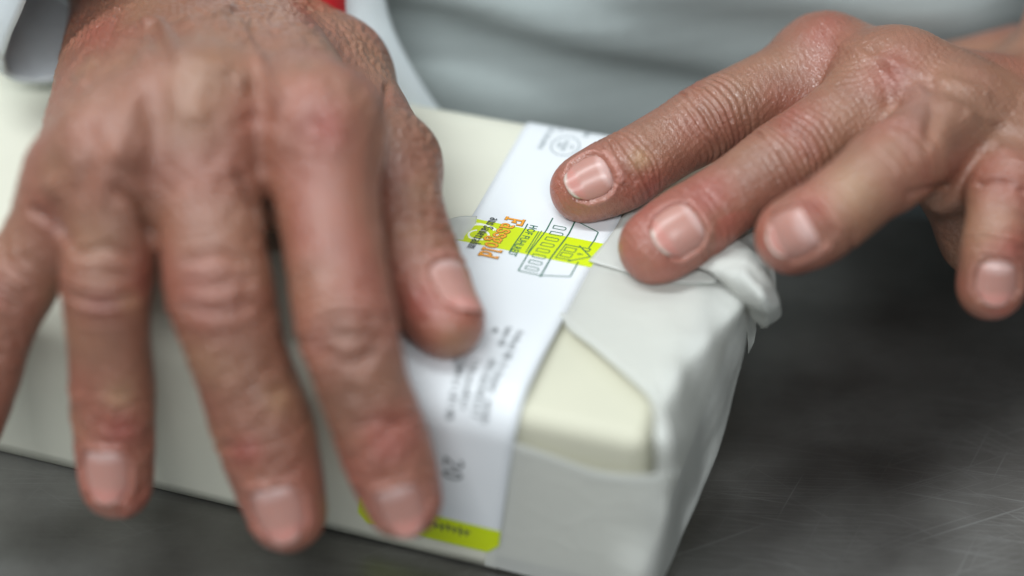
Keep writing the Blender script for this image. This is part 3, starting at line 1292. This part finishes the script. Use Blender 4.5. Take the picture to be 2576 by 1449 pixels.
def add(lst, a, ra, b, rb):
    lst.append((P(*a), ra, P(*b), rb))


add(Rp, (625, 30, 72), 13, (800, 330, 97), 13)
add(Rp, (540, 10, 73), 15, (500, 300, 99), 13.5)
add(Rp, (420, 20, 73), 15, (305, 390, 95), 12.5)
add(Rp, (315, 60, 71), 13.5, (205, 462, 86), 10.5)
add(Rp, (500, 300, 97), 13, (800, 330, 95), 12.5)
add(Rp, (305, 390, 94), 12, (500, 300, 97), 13)
add(Rp, (205, 462, 85), 10.5, (305, 390, 94), 12)
add(Rp, (590, 80, 68), 14, (700, 360, 82), 14)
add(Rp, (420, 80, 68), 14, (400, 420, 82), 13)
add(Rp, (310, 130, 66), 12, (235, 450, 76), 10)
# webs
add(Rp, (640, 400, 86), 8, (662, 520, 76), 5.5)
add(Rp, (390, 420, 84), 8, (360, 545, 76), 5.5)
add(Rp, (250, 470, 82), 7, (172, 590, 74), 5.0)
# thumb root
add(Rp, (655, 50, 68), 14, (835, 190, 69), 13.5)
add(Rp, (835, 190, 69), 13.5, (972, 420, 70), 12)
add(Rp, (790, 240, 72), 11, (880, 420, 70), 9)
# wrist and forearm
fa0, fa1 = P(465, -20, 71), P(380, -330, 92)
ax = (fa1-fa0)/np.linalg.norm(fa1-fa0)
sdv = np.array([1., 0, 0])
sdv = sdv-ax*(sdv @ ax)
sdv /= np.linalg.norm(sdv)
for k in (-1, -.33, .33, 1):
    Rp.append((fa0+sdv*15*k, 17-2*abs(k), fa1+sdv*14*k, 20))
lo = P(-160, 1200, 40).copy()
gR = auto_grid(R_f, Rp, .6, (fa0+(fa1-fa0)*.75))
v1, q1 = build_hand(gR, Rp, R_f, 6.0, 9.0)
specR = {
    'wrinkle': 1.0, 'broad': 1.2, 'crinkle': .36, 'lattice': [(15, 1.7), (75, 2.3), (-40, 2.0)], 'lat': .2,
    'ridges': [
        ([(790, 850), (815, 805), (875, 790), (935, 805), (965, 850), (935, 895), (875, 910), (815, 895), (790, 850)], 9, -.45),
        ([(820, 840), (875, 850), (930, 838)], 8, -.4), ([(890, 1075), (950, 1060), (1020, 1070)], 9, -.4),
        ([(470, 655), (545, 635), (625, 655)], 10, -.5), ([(465, 770), (550, 790), (645, 765)], 10, -.5), ([(480, 710), (550, 720), (630, 705)], 9, -.35),
        ([(195, 640), (260, 622), (335, 645)], 10, -.55), ([(190, 745), (258, 765), (332, 742)], 10, -.55), ([(195, 695), (260, 690), (330, 695)], 9, -.35),
        ([(365, 60), (395, 55), (415, 75), (430, 110), (450, 150), (520, 175), (590, 190), (600, 210)], 11, 1.0),   # big vein
        ([(425, 110), (450, 150), (520, 178), (600, 205), (640, 260)], 20, .6), ([(380, 120), (345, 200), (320, 300)], 20, .6), ([(560, 60), (640, 150), (690, 240)], 24, .5),
        ([(300, 100), (340, 105), (372, 110), (350, 180), (330, 240)], 9, .5),
        ([(470, 60), (540, 30), (580, 20)], 9, .6),
        ([(600, 60), (640, 130), (700, 260)], 12, .5),
        ([(450, 150), (440, 240), (470, 290)], 14, .3),
        ([(375, 110), (380, 190), (330, 300), (290, 400)], 12, .5),
        ([(520, 175), (500, 240), (495, 300)], 14, .3),
        ([(640, 150), (690, 230), (700, 280)], 14, .6),
        ([(182, 262), (215, 205), (255, 120), (300, 20)], 6, -.7),     # wrist fold
        ([(200, 250), (240, 170), (290, 90)], 5, -.3),
        ([(975, 215), (962, 300), (948, 400), (944, 480), (950, 560)], 9, -1.0),   # cleft beside the thumb
        ([(800, 280)], 1, 0) if False else ([(760, 300), (800, 260), (850, 300)], 38, .4),
        ([(480, 280), (500, 290)], 36, .5),
        ([(300, 380), (305, 390)], 30, 1.0),
        ([(135, 470), (142, 480)], 26, .8),
        ([(640, 230), (650, 330), (655, 420)], 26, -.9),
        ([(400, 260), (395, 340), (370, 450)], 24, -.8),
        ([(230, 330), (225, 420), (200, 480)], 20, -.7),
        ([(600, 440), (655, 540), (690, 650)], 9, -2.0),
        ([(290, 470), (350, 520), (382, 600)], 9, -2.0),
        ([(85, 530), (130, 560), (172, 615)], 9, -2.0),
        ([(1020, 545), (1070, 535), (1120, 548)], 7, -.6), ([(1010, 575), (1070, 562), (1135, 580)], 7, -.7), ([(1030, 515), (1080, 508), (1110, 520)], 6, -.4),
    ],
    'creases': [
        (230, 110, 90, 110, 11, 20, .28), (470, 120, 170, 90, 13, 5, .22), (640, 110, 140, 90, 14, -20, .22),
        (860, 120, 110, 110, 14, -35, .20), (300, 280, 120, 80, 15, 70, .25), (1020, 380, 70, 120, 14, 20, .2),
    ],
    'spots': [
        (830, 310, 70, RED, .75), (790, 480, 120, RED, .45), (900, 700, 90, RED, .4), (620, 300, 80, RED, .35), (240, 70, 60, RED, .3),
        (560, 150, 90, PALE * np.array([.9, .8, .7]), .25), (420, 90, 70, BROWN * 1.25, .4), (300, 1000, 40, PALE, .8), (330, 760, 30, PALE, .6),
        (700, 1000, 45, PALE, .5), (620, 1130, 50, RED * .85, .8), (300, 1080, 60, RED, .6), (250, 770, 45, RED * .8, .5), (980, 1100, 70, RED * 1.05, .6),
        (860, 1000, 60, BROWN, .5), (870, 830, 60, BROWN, .4), (1060, 760, 50, RED, .5), (1060, 480, 50, PALE * .85, .4), (1140, 860, 50, PALE * .95, .5),
    ],
}
v1, t1 = detail(v1, q1, R_f, specR, nails, 3)

# ---- left hand (the sharp one)
L_f = [
    Finger('index', [(2072, 172, 70, 12.3), (1780, 306, 66, 9.8), (1572, 428, 61, 9.2), (1466, 476, 58, 7.7)], HC+np.array([-.1, -.1, .35]), 1.10, {'len': 10, 'rot': 4, 'end': .42, 'ang': 43}),
    Finger('middle', [(2250, 225, 76, 12.5), (1975, 402, 69, 9.8), (1742, 560, 62, 9.3), (1650, 622, 58.8, 8.4)], HC+np.array([-.05, -.15, .2]), 1.08, {'len': 10.5, 'rot': 0, 'end': .1, 'ang': 42}),
    Finger('ring', [(2402, 310, 74, 12), (2235, 425, 80, 10.0), (2080, 545, 76, 9.1), (1990, 597, 69, 8.2)], HC+np.array([-.1, -.15, .2]), 1.06, {'len': 8.0, 'rot': 2, 'end': -.12, 'ang': 42, 'low': -.75}),
    Finger('pinky', [(2555, 390, 68, 11), (2524, 500, 71, 8.5), (2505, 610, 67, 7.2), (2494, 722, 57, 7.5)], HC+np.array([.1, -.2, .35]), 1.06, {'len': 9.0, 'rot': 10, 'end': .1, 'ang': 42, 'white': .45}),
]
thumbL = Finger('thumb', [(2300, 230, 44, 11), (2060, 290, 50, 9), (1900, 330, 58, 7.8)], np.array([-.2, .3, 1.]), 1.08, {'on': False})
Lp = []
wl = (2750, 320, 48)
add(Lp, (2072, 172, 69), 12, (2590, 300, 48), 14)
add(Lp, (2250, 225, 75), 12.5, (2690, 300, 53), 14)
add(Lp, (2402, 310, 73), 12, (2690, 330, 53), 14)
add(Lp, (2555, 390, 66), 11.5, (2740, 390, 48), 13)
add(Lp, (2072, 172, 67), 11, (2250, 225, 74), 12)
add(Lp, (2250, 225, 73), 12, (2402, 310, 72), 12)
add(Lp, (2402, 310, 71), 12, (2555, 390, 66), 11)
add(Lp, (2180, 250, 60), 11, (2600, 330, 44), 15)
add(Lp, (2330, 350, 60), 11, (2640, 400, 44), 14)
add(Lp, (2440, 450, 58), 10, (2640, 460, 42), 13)
add(Lp, (2400, 470, 60), 7, (2470, 590, 44), 9)      # heel of the hand seen between ring and little finger
add(Lp, (2470, 590, 44), 8, (2620, 560, 40), 13)
add(Lp, (2060, 245, 65), 8, (1990, 300, 63), 5.5)     # webs
add(Lp, (2225, 330, 69), 8, (2165, 380, 68), 5.5)
add(Lp, (2400, 420, 68), 8, (2370, 470, 66), 6)
add(Lp, (2560, 200, 48), 15, (2300, 230, 44), 11)
fb0, fb1 = P(2790, 330, 50), P(3040, -330, 108)
ax = (fb1-fb0)/np.linalg.norm(fb1-fb0)
sdv = np.array([1., -.3, 0])
sdv = sdv-ax*(sdv @ ax)
sdv /= np.linalg.norm(sdv)
for k in (-1, -.33, .33, 1):
    Lp.append((fb0+sdv*14*k, 17-2*abs(k), fb1+sdv*16*k, 20))
gL = auto_grid(L_f+[thumbL], Lp, .45, fb0+(fb1-fb0)*.65)
v2_, q2 = build_hand(gL, Lp, L_f+[thumbL], 6.0, 9.0)
specL = {
    'wrinkle': 1.45, 'crinkle': .06, 'lattice': [(40, 1.5), (-35, 1.7)], 'lat': .09,
    'ridges': [
        ([(2090, 60), (2070, 80)], 45, .5),
        ([(2255, 180), (2262, 200)], 45, .35),
        ([(2410, 270), (2415, 290)], 40, .4),
        ([(2290, 215), (2400, 270), (2576, 330)], 16, .5),
        ([(2110, 110), (2300, 180), (2480, 235)], 16, .5),
        ([(2430, 300), (2500, 360), (2576, 420)], 16, .5),
        ([(2190, 130), (2230, 200), (2240, 260)], 22, -.8),
        ([(2340, 200), (2350, 280), (2340, 340)], 20, -.8),
        ([(2290, 490), (2330, 476), (2380, 470)], 7, -.7), ([(2460, 462), (2520, 455), (2576, 480)], 7, -.8),
    ],
    'creases': [
        (2210, 180, 110, 90, 12, 70, .18), (2330, 300, 100, 90, 11, 80, .2), (2040, 160, 130, 70, 13, 150, .14), (2450, 330, 90, 80, 12, 60, .2),
        (2480, 540, 60, 70, 9, 80, .2), (2350, 470, 60, 40, 9, 10, .15),
    ],
    'spots': [
        (2080, 85, 70, RED, .5), (2270, 170, 80, RED, .4), (1640, 490, 80, RED, .75), (1775, 480, 60, RED, .75), (1610, 400, 26, PALE * 1.1, .8),
        (1940, 450, 60, BROWN, .3), (2310, 250, 50, np.array([.36, .21, .19]), .5), (2470, 290, 80, BROWN, .55), (2130, 480, 80, PALE * .95, .5), (2040, 510, 55, RED, .6),
        (2480, 560, 60, PALE * .85, .4), (2560, 620, 50, RED, .7), (2010, 280, 60, RED * .95, .4), (1860, 250, 70, BROWN * 1.2, .3),
    ],
}
v2_, t2 = detail(v2_, q2, L_f, specL, nails, 8)

# ---- join both hands through the arms and shoulders: one continuous body mesh


def cut_open(v, q, t, p, n):
    keep = (((v-p) @ n) < 0) | (np.linalg.norm(v-p, axis=1) > 50)
    kq = keep[q].all(1)
    q = q[kq]
    used = np.zeros(len(v), bool)
    used[q.ravel()] = True
    m = np.cumsum(used)-1
    return v[used], m[q], t[used]


v1, q1, t1 = cut_open(v1, q1, t1, (fa0+(fa1-fa0)*.75), (fa1-fa0)/np.linalg.norm(fa1-fa0))
axL = (fb1-fb0)/np.linalg.norm(fb1-fb0)
v2_, q2, t2 = cut_open(v2_, q2, t2, fb0+(fb1-fb0)*.6, axL)
V = np.vstack([v1, v2_])
Q = np.vstack([q1, q2+len(v1)])
TT = np.vstack([t1, t2])
me = bpy.data.meshes.new('body')
me.from_pydata((V*MM).tolist(), [], Q.tolist())
bm = bmesh.new()
bm.from_mesh(me)
bm.verts.ensure_lookup_table()
endR = (fa0+(fa1-fa0)*.75)
endL = fb0+(fb1-fb0)*.6
path = [(endR + (fa1-fa0)/np.linalg.norm(fa1-fa0)*12, 30), (np.array([-165, 200, 175]), 38), (np.array([-235, 310, 250]), 46), (np.array([-215, 330, 400]), 58),
        (np.array([-80, 330, 470]), 80), (np.array([80, 330, 470]), 80), (np.array([235, 330, 400]), 58), (np.array([260, 270, 260]), 44),
        (endL + axL*70 + np.array([0, 20, 0]), 36), (endL + axL*12, 31)]
pp = cr(np.array([np.r_[a, b] for a, b in path]), 5)
ringsV = []
prevn = np.array([0, 0, 1.])
for i in range(len(pp)):
    d = pp[min(i+1, len(pp)-1), :3]-pp[max(i-1, 0), :3]
    d /= np.linalg.norm(d)
    nn = prevn-d*(prevn @ d)
    nn /= np.linalg.norm(nn)
    prevn = nn
    bb = np.cross(d, nn)
    ringsV.append([bm.verts.new((pp[i, :3]+pp[i, 3]*(math.cos(k*math.tau/28)*nn+math.sin(k*math.tau/28)*bb))*MM) for k in range(28)])
for i in range(len(pp)-1):
    for k in range(28):
        bm.faces.new((ringsV[i][k], ringsV[i][(k+1) % 28], ringsV[i+1][(k+1) % 28], ringsV[i+1][k]))
bm.edges.index_update()
bound = [e for e in bm.edges if e.is_boundary]
for p_, ring_ in ((endR, ringsV[0]), (endL, ringsV[-1])):
    rs_ = set(ring_)
    er = [e for e in bound if e.verts[0] in rs_ and e.verts[1] in rs_]
    pv = Vector(p_*MM)
    eh = [e for e in bound if e.verts[0] not in rs_ and (e.verts[0].co-pv).length < .060 and e.verts[0].index < len(V)]
    try:
        bmesh.ops.bridge_loops(bm, edges=er+eh)
    except Exception as ex:
        print('bridge', ex, len(er), len(eh))
bmesh.ops.recalc_face_normals(bm, faces=bm.faces[:])
bm.to_mesh(me)
bm.free()
me.update()
co = np.empty(len(me.vertices)*3, np.float32)
me.vertices.foreach_get('co', co)
colr = np.ones((len(me.vertices), 4), np.float32)
colr[:, :3] = SKIN*.9
colr[:len(TT), :3] = TT
at = me.attributes.new('skin_tint', 'FLOAT_COLOR', 'POINT')
at.data.foreach_set('color', colr.ravel())
me.materials.append(M_skin)
me.polygons.foreach_set('use_smooth', [True]*len(me.polygons))
body = bpy.data.objects.new('body', me)
COL.objects.link(body)
body.parent = person

# ---- fingernails
for (f, bvh, t0, t1, phm, rot) in nails:
    nu_, nv_ = 19, 22
    pts, cols = [], []
    for j in range(nv_):
        vv = j/(nv_-1)
        t = t0+(t1-t0)*vv
        tc_ = min(t, f.tj[-1]+f.J[-1, 3]*.1)
        i = np.searchsorted(f.t, tc_)
        i = min(max(i, 1), len(f.t)-1)
        w = (tc_-f.t[i-1])/(f.t[i]-f.t[i-1])
        c = f.q[i-1, :3]*(1-w)+f.q[i, :3]*w
        a, nn, s_ = f.a[i], f.n[i], f.s[i]
        over = t-tc_
        rr = f.q[i-1, 3]*(1-w)+f.q[i, 3]*w
        for k in range(nu_):
            e = -1+2*k/(nu_-1)
            prox = math.sqrt(max(0, 1-max(0, (.42-vv)/.42)**2.2))
            ph = phm*(.36+.64*prox)*(1-.30*float(sstep(.72, 1.02, vv)))*e+rot
            d = math.cos(ph)*nn+math.sin(ph)*s_
            # the plate keeps the curve it has at its middle, rounding off only at the sides
            tb = min(t, f.tj[-1]-.5)
            org = c + a*over*.0
            hit = bvh.ray_cast(Vector(org+d*(rr*2.2)), Vector(-d))
            if hit[0] is None:
                base = org+d*rr
            else:
                base = np.array(hit[0])
            R0 = np.linalg.norm(base-org)
            fw = sstep(.72, 1.0, vv)
            pos = org+d*(R0-.02-.7*abs(e)**3-.6*(1-min(1, vv/.1))) + a*over
            # free edge rides a little high
            pos = pos + nn*(.35*fw*(1-.3*e*e)) - nn*over*.12
            pos = pos + a*(1.7*(1-abs(e)**2.5)*fw-.5*fw)
            pts.append(pos)
            edge = sstep(.925, .95, vv-.05*(1-e*e)+.03)*f.nail.get('white', 1)
            lun = sstep(.26, .16, vv+.12*e*e)
            c0 = np.array([.46, .235, .195])
            c0 = c0*(1-.55*lun)+np.array([.66, .47, .44])*.55*lun
            c0 = c0*(1-.45*float(sstep(.70, .84, vv))*(1-edge))+np.array([.58, .22, .19])*.45*float(sstep(.70, .84, vv))*(1-edge)
            c0 = c0*(1-edge)+np.array([.56, .48, .42])*edge
            cols.append((*c0, 1))
    o = link_mesh('fingernail', np.array(pts), grid_faces(nv_, nu_), M_nail, person)
    at = o.data.attributes.new('nail_tint', 'FLOAT_COLOR', 'POINT')
    at.data.foreach_set('color', np.array(cols, np.float32).ravel())
    solid(o, .35, -1)

# ---- clothing
# grey top: a soft wall of cloth behind the packet with slanting folds
xs = np.linspace(-420, 420, 130)
zs = np.linspace(-120, 470, 110)
Xg, Zg = np.meshgrid(xs, zs, indexing='ij')
Yg = 112+((Xg-20)/330)**2*110+np.clip(Zg-60, 0, None)*.12
vv3 = np.stack([Xg, Yg, Zg], -1).reshape(-1, 3)
px, py, _ = proj(vv3)
px, py = px.reshape(Xg.shape), py.reshape(Xg.shape)
# slanting roll of cloth: hollow along a line falling to the right
wd = (py-(115+(px-1300)*.25))/math.hypot(1, .25)
w1, w2, w3 = np.exp(-((wd+85)/60)**2), np.exp(-((wd-10)/70)**2), sstep(15, 120, wd)
Yg = Yg - 5*w1 + 4*w2 - 4*w3
wd2 = (py-(30+(px-1900)*.12))
Yg = Yg - 5*np.exp(-((wd2+60)/60)**2)*sstep(1300, 1700, px) + 2*np.sin(px/140+py/170)
Yg = Yg + vnoise(np.stack([Xg/45, Zg/60, 0*Xg], -1).reshape(-1, 3), 51).reshape(Xg.shape)*3
G = np.stack([Xg, Yg, Zg], -1)
solid(link_mesh('shirt', G.reshape(-1, 3), grid_faces(len(xs), len(zs)), M_shirt, person), 1.2, 1)
# white apron edge hanging in front of the top, and its red trim
edge = cr([PP(925, -420, np.array([0, 100, 0]), np.array([0, 1., 0])), PP(940, -160, np.array([0, 95, 0]), np.array([0, 1., 0])), PP(960, 0, np.array([0, 92, 0]), np.array([0, 1., 0])), PP(990, 100, np.array([0, 90, 0]), np.array([0, 1., 0])),
           PP(1060, 220, np.array([0, 88, 0]), np.array([0, 1., 0])), PP(1140, 330, np.array([0, 88, 0]), np.array([0, 1., 0]))], 8)
cols_ = []
for k, (dx, dy) in enumerate([(0, 3), (-4, -2), (-12, -6), (-24, -7), (-40, -3), (-70, 8), (-110, 16)]):
    e = edge.copy()
    e[:, 0] += dx
    e[:, 1] += dy+2.0*np.sin(np.linspace(0, 5, len(e))+k)
    cols_.append(e)
G = patch(np.array(cols_), 1, 5)
solid(link_mesh('apron', G.reshape(-1, 3), grid_faces(G.shape[0], G.shape[1]), M_apron, person), 1.0, 0)
rt = cr([PP(868, -120, np.array([0, 84, 0]), np.array([0, 1., 0])), PP(868, 0, np.array([0, 83, 0]), np.array([0, 1., 0])), PP(876, 120, np.array([0, 82, 0]), np.array([0, 1., 0]))], 6)
G = np.stack([rt, rt+np.array([-5, -1.5, 0]), rt+np.array([-11, -1, 0])], 1)
solid(link_mesh('red_trim', G.reshape(-1, 3), grid_faces(G.shape[0], 3), M_red, person), 1.0, 0)

# right sleeve: wide cuff round the forearm, open towards the hand
rimp = [P(2, 145, 72), P(20, 188, 62), P(85, 203, 58), P(165, 185, 57), P(300, 70, 58), P(450, -120, 64), P(545, -330, 82), P(470, -480, 112), P(330, -430, 126), P(190, -230, 118), P(95, -60, 103), P(40, 50, 88)]
rimp = cr(np.array(rimp+[rimp[0]]), 5)
mid = rimp.mean(0)
elb = np.array([-235, 300, 245.])
dirv = (elb-mid)/np.linalg.norm(elb-mid)
rows = [rimp*.97+mid*.03-dirv*-1.0, rimp, rimp+dirv*1.5+(rimp-mid)*.02, rimp+dirv*9+(rimp-mid)*.02, rimp+dirv*10.5, rimp+dirv*40-(rimp-mid)*.02, rimp+dirv*100+(rimp-mid)*.1, rimp+dirv*190+(rimp-mid)*.25]
G = np.array(rows)
q = G.reshape(-1, 3)
G = (q+np.c_[vnoise(q/14, 61), vnoise(q/14, 62), vnoise(q/14, 63)]*.9).reshape(G.shape)
solid(link_mesh('sleeve', G.reshape(-1, 3), grid_faces(G.shape[0], G.shape[1]), M_cuff, person), 1.2, 0)
# the other sleeve, further up the left arm
cen = endL + axL*45
e1 = np.cross(axL, np.array([0, 0, 1.]))
e1 /= np.linalg.norm(e1)
e2 = np.cross(axL, e1)
G = np.array([[cen+axL*al+np.array([0, al*.35, 0])+k*(42*math.cos(a)*e1+40*math.sin(a)*e2) for a in np.linspace(0, math.tau, 41)] for al, k in ((0, 1), (12, 1.02), (50, 1.08), (120, 1.25))])
q = G.reshape(-1, 3)
G = (q+np.c_[vnoise(q/16, 64), vnoise(q/16, 65), vnoise(q/16, 66)]*1.6).reshape(G.shape)
solid(link_mesh('sleeve', G.reshape(-1, 3), grid_faces(G.shape[0], G.shape[1]), M_cuff, person), 1.3, 0)
